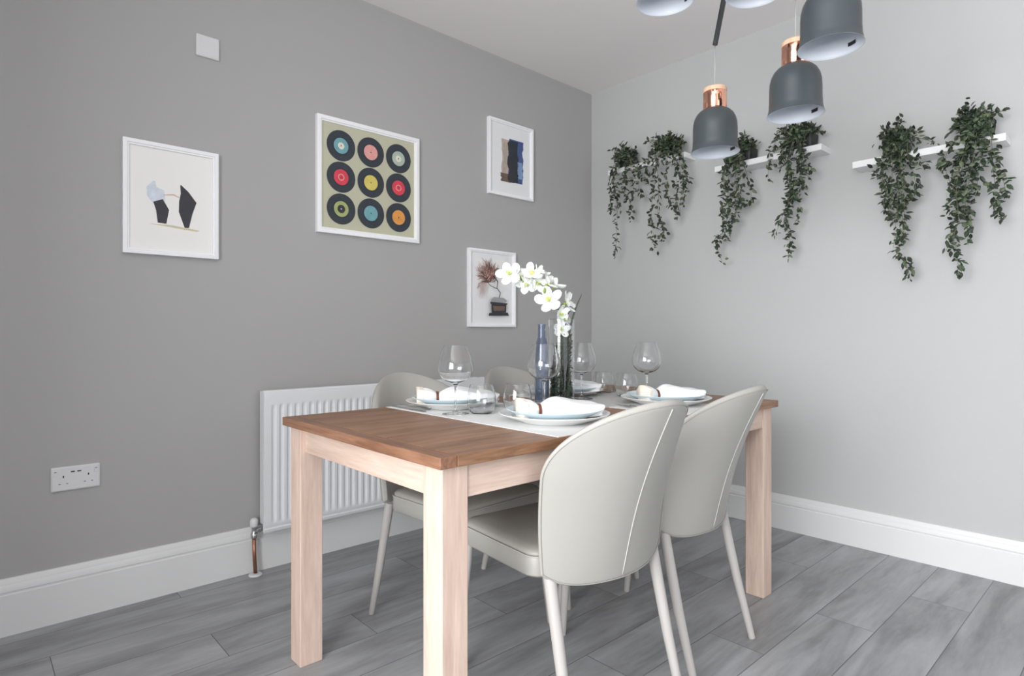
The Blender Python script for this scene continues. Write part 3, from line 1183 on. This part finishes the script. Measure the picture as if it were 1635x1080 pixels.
shades = [((1.893, 1.046, 1.645), (1.893, 1.046, 2.012)), ((1.842, .757, 1.684), (1.842, .757, 2.13)), ((1.690, .604, 1.784), (1.690, .604, 2.16)),
          ((1.626, .777, 1.975), (1.626, .777, 2.30)), ((1.467, .963, 1.968), (1.467, .963, 2.29))]
first = None
for c, top in shades:
    if first is None:
        first = make_shade(c)
        sh = first
    else:
        sh = copy_tree(first, lamp)
        sh.location = lo(c)
    MB().tube([lo((c[0], c[1], c[2] + .226)), lo(top)], .0019, 8).build('cable', 'cable_grey', lamp, smooth=True)
    MB().tube([lo(HUB), lo(top)], .0085, 14).build('arm', 'rod_black', lamp, angle=40)

# ------------------------------------------------------------------ cloths on the table
Z = TZ + .0002


def cloth(name, x0, x1, y0, y1, z, m, seed, lift=.0014, **kw):
    rg = random.Random(seed)
    ph = [rg.uniform(0, 6) for _ in range(4)]
    nx, ny = 40, 60
    o = empty  # noqa

    def top(u, v):
        x = x0 + (x1 - x0) * u
        y = y0 + (y1 - y0) * v
        w = .00035 * (1 + math.sin(23 * x + ph[0] + 4 * y)) + .00025 * (1 + math.sin(31 * y + ph[1] - 6 * x))
        return Vector((x, y, z + lift + w * min(1, 6 * min(u, 1 - u, v, 1 - v) + .15)))
    g_ = MB()
    g_.grid(top, nx, ny)
    n = nx + 1
    base = len(g_.v)
    bot = [Vector((a, b, z)) for a, b, _ in g_.v]
    g_.v += [tuple(v) for v in bot]
    ring = [i for i in range(n)] + [j * n + nx for j in range(1, ny + 1)] + [ny * n + i for i in range(nx - 1, -1, -1)] + [j * n for j in range(ny - 1, 0, -1)]
    for k in range(len(ring)):
        a, b = ring[k], ring[(k + 1) % len(ring)]
        g_.f.append([b, a, base + a, base + b])
        g_.m.append(0)
        g_.sm.append(False)
    g_.f.append([base + q for q in ring][::-1])
    g_.m.append(0)
    g_.sm.append(False)
    ob = g_.build(name, m, angle=50)
    return tag(ob, **kw)


cloth('table_runner', 1.115, 1.500, 1.046, 1.886, Z, 'cloth_white', 1, label='white cloth runner across the table under the two nearer place settings', cat='table runner', group='cloths on the table')
cloth('table_runner', 1.695, 2.045, 1.046, 1.886, Z, 'cloth_white', 2, label='white cloth runner across the table under the two farther place settings', cat='table runner', group='cloths on the table')
cloth('table_runner', 1.400, 2.13, 1.345, 1.650, Z, 'cloth_grey', 3, .0042, label='light grey cloth runner down the middle of the table under the vase', cat='table runner', group='cloths on the table')
ZC1 = Z + .0026          # top of a white cloth
ZC2 = Z + .0056          # top of the grey runner

# ------------------------------------------------------------------ plates, napkins
char_prof = [(0, .003), (.085, .003), (.092, 0), (.098, .0005), (.108, .006), (.140, .0155), (.163, .0245), (.165, .0265), (.163, .0275), (.138, .0190), (.108, .0100), (.098, .0065), (0, .0065)]
din_prof = [(0, .003), (.072, .003), (.078, 0), (.083, .0005), (.092, .005), (.122, .019), (.140, .0285), (.1425, .031), (.140, .0318), (.120, .0230), (.092, .0095), (.083, .006), (0, .006)]
proto_ch = MB().lathe(hard(char_prof), 72).build('charger_plate', 'china_white', smooth=True)
proto_di = MB().lathe(hard(din_prof), 72).build('dinner_plate', 'china_blue', smooth=True)


def make_napkin():
    o = empty('napkin', (0, 0, 0))
    # body: a folded cloth gathered at x=0 by the ring; flared tail at -x, long fan at +x
    n = 40

    def sec(x):
        if x < 0:
            f = min(1, -x / .064)
            hw = .013 + .017 * math.sin(min(1, f * 1.25) * math.pi / 2)
            hh = .012 + .012 * math.sin(min(1, f * 1.6) * math.pi / 2)
            zc = .020 + .004 * f
        else:
            f = x / .190
            hw = .013 + .062 * min(1, f * 1.25) ** .7
            hh = .012 + .012 * math.sin(min(1, f * 3.2) * math.pi / 2) - .012 * max(0, f - .35)
            zc = .018 + .006 * math.sin(min(1, f * 1.5) * math.pi)
        return hw, hh, zc
    body = MB()
    xs = [-.064, -.063, -.058, -.048, -.038, -.028, -.018, -.010, -.004, 0, .004, .010, .02, .035, .05, .07, .09, .11, .13, .15, .168, .180, .188, .190]
    vs, fs = [], []
    for i, x in enumerate(xs):
        hw, hh, zc = sec(x)
        sc = 1.0
        if i in (0, len(xs) - 1):
            sc = .80
        for k in range(n):
            a = 2 * math.pi * k / n
            ca, sa = math.cos(a), math.sin(a)
            r_ = 1 + .07 * math.sin(5 * a + 1.3) * min(1, abs(x) / .03) + .04 * math.sin(9 * a + x * 30)
            yy = hw * sc * r_ * math.copysign(abs(ca) ** .8, ca)
            zz = zc + hh * sc * r_ * math.copysign(abs(sa) ** .75, sa)
            vs.append((x + .006 * math.sin(3 * a + .6) * (1 if i > 18 else 0), yy, max(.0015, zz)))
    for i in range(len(xs) - 1):
        for k in range(n):
            fs.append((i * n + k, i * n + (k + 1) % n, (i + 1) * n + (k + 1) % n, (i + 1) * n + k))
    fs.append(tuple(range(n))[::-1])
    fs.append(tuple((len(xs) - 1) * n + k for k in range(n)))
    body.add(vs, fs)
    for q in range(len(fs)):
        if q < 2 * n:
            body.m[q] = 0
    body.build('cloth', 'napkin_white', o, smooth=True, subsurf=1)
    # cream hem wrapped round the end of the tail
    hm = MB()
    vs, fs = [], []
    for x in (-.0645, -.055, -.045):
        hw, hh, zc = sec(x)
        for k in range(n):
            a = 2 * math.pi * k / n
            ca, sa = math.cos(a), math.sin(a)
            r_ = 1.05 + .07 * math.sin(5 * a + 1.3)
            vs.append((x - (.0 if x > -.06 else .002 * (1 + math.sin(2 * a))), hw * r_ * math.copysign(abs(ca) ** .8, ca), max(.0012, zc + hh * r_ * math.copysign(abs(sa) ** .75, sa))))
    for i in range(2):
        for k in range(n):
            fs.append((i * n + k, i * n + (k + 1) % n, (i + 1) * n + (k + 1) % n, (i + 1) * n + k))
    fs.append(tuple(range(n)))
    hm.add(vs, fs)
    tag(hm.build('hem', 'napkin_hem', o, smooth=True), 'cream coloured hem')
    return o


def make_ring():
    g_ = MB()
    vs = []
    n = 36
    sect = [(-.0042, .0), (-.0042, .0035), (.0042, .0035), (.0042, .0)]
    for k in range(n):
        a = 2 * math.pi * k / n
        for (x, d) in sect:
            vs.append((x, (.0155 + d) * math.cos(a), .018 + (.0140 + d) * math.sin(a)))
    fs = []
    for k in range(n):
        for j in range(4):
            fs.append((k * 4 + j, k * 4 + (j + 1) % 4, ((k + 1) % n) * 4 + (j + 1) % 4, ((k + 1) % n) * 4 + j))
    return g_.add(vs, fs).build('napkin_ring', 'ring_brown', angle=40)


nap0, ring0 = make_napkin(), make_ring()
SET = [('in front of the closest chair', (1.300, 1.236), -20, 1.0),
       ('behind the leftmost wine glass', (1.285, 1.718), -30, 1.12),
       ('farthest right on the table', (1.925, 1.262), -12, 1.00),
       ('right behind the flower vase', (1.872, 1.724), -30, 1.05)]
for i, (w, (x, y), rz, sc) in enumerate(SET):
    for pr, nm, z, g_ in ((proto_ch, 'white charger plate under a blue plate, ', ZC1, 'charger plates'), (proto_di, 'pale blue plate holding a napkin, ', ZC1 + .0068, 'blue plates')):
        o = pr if i == 0 else pr.copy()
        if i:
            COL.objects.link(o)
        o.location = (x, y, z)
        tag(o, nm + w, 'plate', g_)
    c, s = math.cos(R(rz)), math.sin(R(rz))
    q = Vector((x - .062 * c, y - .062 * s - .012, ZC1 + .0130))
    o = nap0 if i == 0 else copy_tree(nap0)
    o.location = q
    o.scale = (sc * .97, sc, 1.22)
    o.rotation_euler.z = R(rz)
    tag(o, 'white napkin with cream end on the plate ' + w, 'napkin', 'napkins on the plates')
    o = ring0 if i == 0 else ring0.copy()
    if i:
        COL.objects.link(o)
    o.location = q
    o.rotation_euler.z = R(rz)
    o.scale = (1, sc, 1.24)
    tag(o, 'brown napkin ring round the napkin ' + w, 'napkin ring', 'napkin rings')

# ------------------------------------------------------------------ glasses
wt = .0011
wine_out = [(0, 0), (.040, 0), (.0435, .0008), (.0435, .0018), (.030, .0035), (.012, .0075), (.0055, .014), (.0040, .022), (.0036, .05), (.0038, .085), (.0055, .096), (.011, .1015), (.022, .106),
            (.036, .1125), (.047, .122), (.0545, .134), (.0578, .147), (.0575, .160), (.0545, .176), (.0490, .195), (.0425, .214), (.0375, .2285)]
wine_in = [(.0368, .2285), (.0415, .214), (.0478, .195), (.0533, .176), (.0563, .160), (.0566, .147), (.0533, .1345), (.0458, .1232), (.0350, .1142), (.021, .1082), (.010, .1055), (0, .1050)]
tum_out = [(0, 0), (.026, 0), (.034, .002), (.040, .009), (.0455, .024), (.0475, .040), (.0462, .058), (.0420, .078), (.0370, .0935)]
tum_in = [(.0358, .0935), (.0408, .078), (.0450, .058), (.0462, .040), (.0440, .025), (.0378, .012), (.030, .0075), (0, .0065)]
wg0 = MB().lathe(hard(wine_out + wine_in), 72).build('wine_glass', 'glass', smooth=True)
tg0 = MB().lathe(hard(tum_out + tum_in), 72).build('tumbler', 'glass', smooth=True)
WG = [((1.178, 1.560), ZC1, 'big stemmed wine glass, leftmost on the table, before the radiator'),
      ((1.463, 1.440), ZC2, 'big stemmed wine glass in the middle, in front of the vase'),
      ((1.800, 1.563), ZC2, 'stemmed wine glass directly right of the flower vase, near the wall corner'),
      ((2.020, 1.412), ZC2, 'stemmed wine glass farthest right, against the pale wall')]
for i, ((x, y), z, lab) in enumerate(WG):
    o = wg0 if i == 0 else wg0.copy()
    if i:
        COL.objects.link(o)
    o.location = (x, y, z)
    o.scale = (1, 1, .97)
    tag(o, lab, 'wine glass', 'wine glasses on the table')
TG = [((1.249, 1.514), ZC1, 'stemless glass tumbler right of the leftmost wine glass'),
      ((1.352, 1.452), ZC1, 'stemless glass tumbler behind the nearest blue plate'),
      ((2.080, 1.680), Z, 'stemless glass tumbler farthest back, left of the other far tumbler'),
      ((2.010, 1.505), ZC2, 'stemless glass tumbler just left of the rightmost wine glass')]
for i, ((x, y), z, lab) in enumerate(TG):
    o = tg0 if i == 0 else tg0.copy()
    if i:
        COL.objects.link(o)
    o.location = (x, y, z)
    tag(o, lab, 'tumbler', 'glass tumblers on the table')

# ------------------------------------------------------------------ cutlery


def make_knife():
    m = MB()
    pts = [(0, 0), (.0055, .004), (.006, .03), (.0045, .10), (.0048, .112), (.0095, .122), (.0100, .17), (.0075, .20), (.001, .215), (-.0045, .205), (-.005, .12), (-.0045, .10), (-.006, .03), (-.0055, .004)]
    for (z) in (0, .0022):
        m.v += [(a, b, z) for a, b in pts]
    n = len(pts)
    m.f += [list(range(n))[::-1], [n + i for i in range(n)]] + [[i, (i + 1) % n, n + (i + 1) % n, n + i] for i in range(n)]
    m.m += [0] * (n + 2)
    m.sm += [False] * (n + 2)
    return m.build('knife', 'steel', bevel=.0006)


def make_spoon():
    m = MB()

    def fn(u, v):
        y = v * .19
        if v < .66:
            w = .0055 - .0025 * v
            zb = .0015 + .006 * max(0, (v - .25)) ** 1.0
        else:
            f = (v - .66) / .34
            w = .0038 + .016 * math.sin(min(1, f * 1.02) * math.pi) ** .75
            zb = .0040 + .004 * (2 * f - 1) ** 2
        x = (u * 2 - 1) * w
        dish = 0 if v < .66 else .0055 * (1 - (u * 2 - 1) ** 2) * math.sin(min(1, (v - .66) / .34) * math.pi)
        return Vector((x, y, zb + .0026 - dish * .6))
    m.grid(fn, 10, 44)
    o = m.build('spoon', 'steel', smooth=True)
    s = o.modifiers.new('solid', 'SOLIDIFY')
    s.thickness = .0014
    s.offset = -1
    return o


def make_fork():
    m = MB()
    m.tube([(0, 0, .002), (0, .06, .002), (0, .12, .006), (0, .135, .005)], [.004, .0035, .0025, .004], 8)
    m.box((-.0105, .133, .0035), (.0105, .150, .0055))
    for k in range(4):
        x = -.009 + k * .006
        m.tube([(x, .149, .0045), (x, .17, .0035), (x, .190, .005)], [.0014, .0013, .0008], 6)
    return m.build('fork', 'steel', angle=40)


k1, s1, f1 = make_knife(), make_spoon(), make_fork()
k1.location = (1.137, 1.880, ZC1)
k1.rotation_euler.z = R(180)
s1.location = (1.166, 1.872, ZC1)
s1.rotation_euler.z = R(183)
f1.location = (1.735, 1.150, ZC1)
tag(k1, 'steel table knife at the left edge of the white runner', 'knife')
tag(s1, 'steel spoon beside the knife, left of the plate behind the left wine glass', 'spoon')
tag(f1, 'steel fork left of the plate farthest right on the table', 'fork')

# ------------------------------------------------------------------ vase, greenery, flower spray
VB = Vector((1.690, 1.570, ZC2))
VR, VH = .050, .312
vz = MB().lathe(hard([(0, 0), (VR - .003, 0), (VR, .003), (VR, VH - .001), (VR - .0012, VH), (VR - .0028, VH - .001), (VR - .0028, .012), (VR - .008, .010), (0, .010)]), 72).build('glass_vase', 'glass', smooth=True, loc=VB)
tag(vz, 'tall clear glass cylinder vase standing in the middle of the table', 'vase')
# slim bluish glass bottle to its left
bb = MB().lathe(hard([(0, 0), (.024, 0), (.0262, .003), (.0262, .150), (.0255, .20), (.0205, .225), (.0150, .245), (.0140, .285), (.0155, .288), (.0155, .292), (.0125, .292), (.0120, .246), (.0180, .224), (.0230, .200),
                 (.0238, .150), (.0238, .010), (0, .008)]), 48).build('glass_bottle', 'glass_blue', smooth=True, loc=(1.602, 1.588, ZC2))
tag(bb, 'slim smoky blue glass bottle left of the tall vase', 'bottle')

rg = random.Random(77)
gr = empty('vase_greenery', VB + Vector((0, 0, .0108)), label='bunch of dark green leafy filler packed inside the clear glass vase', cat='greenery')
gm, sm_ = MB(), MB()


def grad(z):
    return .043 - .10 * z


for k in range(9):
    a = k * 2.4
    r0 = .022
    pts = [(r0 * math.cos(a + q) * (1 - .5 * h_ / .27), r0 * math.sin(a + q) * (1 - .5 * h_ / .27), h_) for q, h_ in ((0, .003), (.5, .08), (1.0, .16), (1.4, .215 + .015 * (k % 3)))]
    sm_.tube(curve_pts(pts, 12), .0016, 6)
for k in range(1500):
    z = .004 + .232 * rg.random() ** 1.35
    r_ = grad(z) * math.sqrt(rg.uniform(.12, 1))
    a = rg.uniform(0, 2 * math.pi)
    p = Vector((r_ * math.cos(a) + .010 * max(0, z - .1) / .1, r_ * math.sin(a) - .008 * max(0, z - .1) / .1, z))
    gm.cur = rg.choices((0, 1, 2), (6, 2, 2))[0]
    leaf(gm, p, rnd_unit(rg) + Vector((0, 0, .5)), rnd_unit(rg), rg.uniform(.012, .021), rg.uniform(.007, .012))
out = []
for v in gm.v:
    r_ = math.hypot(v[0], v[1])
    k = min(1, (VR - .0045) / r_) if r_ > 0 else 1
    out.append((v[0] * k, v[1] * k, max(.0006, v[2])))
gm.v = out
gm.build('leaves', ['moss_green', 'leaf_dark', 'leaf_mid'], gr, fix=False)
sm_.build('stems', 'stem_green', gr, smooth=True)

fl = empty('flower_spray', VB + Vector((0, 0, .0108)), label='arching spray of white blossoms leaning left out of the glass vase', cat='flowers')
dz = .0108
stem_pts = [(.004, .012, .002), (.006, .012, .10), (.010, .004, .20), (.006, .000, .27), (-.004, .008, .33), (-.022, .022, .385), (-.050, .045, .425), (-.085, .078, .455), (-.128, .118, .470)]
sp_ = curve_pts(stem_pts, 60)
MB().tube(sp_, [.0028 - .0012 * i / 60 for i in range(61)], 8).build('stem', 'stem_green', fl, smooth=True)
CAMDIR = Vector((-.60, -.78, .10))


def petal(mb, c, d, nrm, L, W, cup):
    d = d.normalized()
    nrm = nrm.normalized()
    s = d.cross(nrm).normalized()
    ru = rg.uniform(-.4, .4)

    def fn(u, v):
        w = W * (math.sin(math.pi * min(1, (v * .86 + .10))) ** .6) * (.55 + .45 * v) * (1 - .12 * (v > .97))
        x = (u * 2 - 1) * w / 2 * (1 + .10 * v * math.sin(7 * u + 20 * ru))
        zz = cup * v * v * L + .35 * cup * (2 * x / W) ** 2 * W + .0030 * v * math.sin(11 * u + 5 * v + ru * 9)
        return c + d * L * v + s * x + nrm * zz
    mb.grid(fn, 8, 9)


def flower(c, face, size, npet=5, op=.25, roll=0):
    c = Vector(c)
    face = Vector(face).normalized()
    a0 = face.orthogonal().normalized()
    b0 = face.cross(a0)
    m = MB()
    m.smooth = True
    for k in range(npet):
        a = roll + 2 * math.pi * k / npet + rg.uniform(-.15, .15)
        d = a0 * math.cos(a) + b0 * math.sin(a) + face * rg.uniform(.1, .5) * op * 2
        petal(m, c + d.normalized() * size * .04 + face * .0006 * k, d, face, size * rg.uniform(.46, .56), size * rg.uniform(.44, .56), op)
    o = m.build('flower', 'petal', fl, fix=False)
    h = MB()
    h.smooth = True
    for k in range(7):
        d = (face + rnd_unit(rg) * .45).normalized()
        h.tube([c, c + d * size * .14, c + d * size * .22], [size * .05, size * .035, size * .03], 7)
    tag(h.build('flower_heart', 'petal_heart', o, smooth=True), 'yellow green centre')
    ca = MB()
    ca.tube([c - face * size * .02, c - face * size * .13, c - face * size * .26], [size * .10, size * .07, size * .03], 10)
    ca.build('calyx', 'bud_green', o, smooth=True)
    return o


FD = Vector((-.62, -.70, .22))
for (c, f, s, n, op, rl_) in [
        ((-.150, .128, .472), (-.85, -.45, .25), .080, 5, .18, .3),
        ((-.116, .104, .462), (-.30, -.85, -.1), .062, 5, .30, 1.0),
        ((-.088, .076, .470), (-.45, -.60, .65), .074, 5, .30, .1),
        ((-.100, .090, .438), (-.60, -.60, -.50), .066, 5, .22, .7),
        ((-.060, .060, .478), (.30, -.70, .75), .056, 4, .40, .2),
        ((-.068, .064, .442), (-.2, -.90, -.35), .060, 5, .30, 1.4),
        ((-.036, .038, .434), (.25, -.65, .60), .068, 5, .38, .5),
        ((-.014, .016, .428), (.60, -.40, .65), .056, 4, .42, .9),
        ((-.036, .030, .370), (-.75, -.55, .30), .086, 5, .28, .2),
        ((.012, -.014, .362), (.35, -.85, .35), .068, 5, .34, .8),
        ((-.006, .002, .322), (.05, -.90, -.15), .060, 5, .34, .4),
        ((.010, -.012, .300), (.55, -.75, .20), .052, 4, .40, .6),
        ((-.008, -.004, .262), (-.45, -.80, .10), .056, 5, .30, .1)]:
    flower(c, f, s * 1.17, n, op, rl_)
for c, d in (((-.050, .040, .410), (.02, -.01, 1)), ((-.110, .098, .452), (-.4, -.5, -.7)), ((-.030, .028, .345), (-.6, -.3, -.4))):
    c = Vector(c)
    d = Vector(d).normalized()
    MB().tube([c - d * .012, c - d * .004, c + d * .006, c + d * .016], [.0018, .0062, .0058, .0010], 10).build('bud', 'bud_green', fl, smooth=True)
bl_ = MB()
bp0 = curve_pts([(.012, -.008, .12), (.020, -.016, .22), (.036, -.032, .32), (.060, -.052, .400)], 24)
vs = []
for i, q in enumerate(bp0):
    w = .0042 * math.sin(math.pi * min(1, .15 + .85 * i / 24)) ** .7 + .0004
    sd = Vector((.74, -.67, 0))
    vs += [q - sd * w, q + Vector((.6, .6, 0)) * .0015, q + sd * w]
bl_.add(vs, [(i * 3 + j, i * 3 + j + 1, (i + 1) * 3 + j + 1, (i + 1) * 3 + j) for i in range(24) for j in range(2)])
tag(bl_.build('leaf_blade', 'leaf_dark', fl, smooth=True, fix=False), 'dark pointed leaf blade rising to the right')
bl_ = MB()
bl_.tube(curve_pts([(.010, -.002, .24), (.020, -.014, .315), (.034, -.026, .345), (.022, -.016, .350)], 14), .0016, 6)
bl_.build('twig', 'leaf_dark', fl, smooth=True)
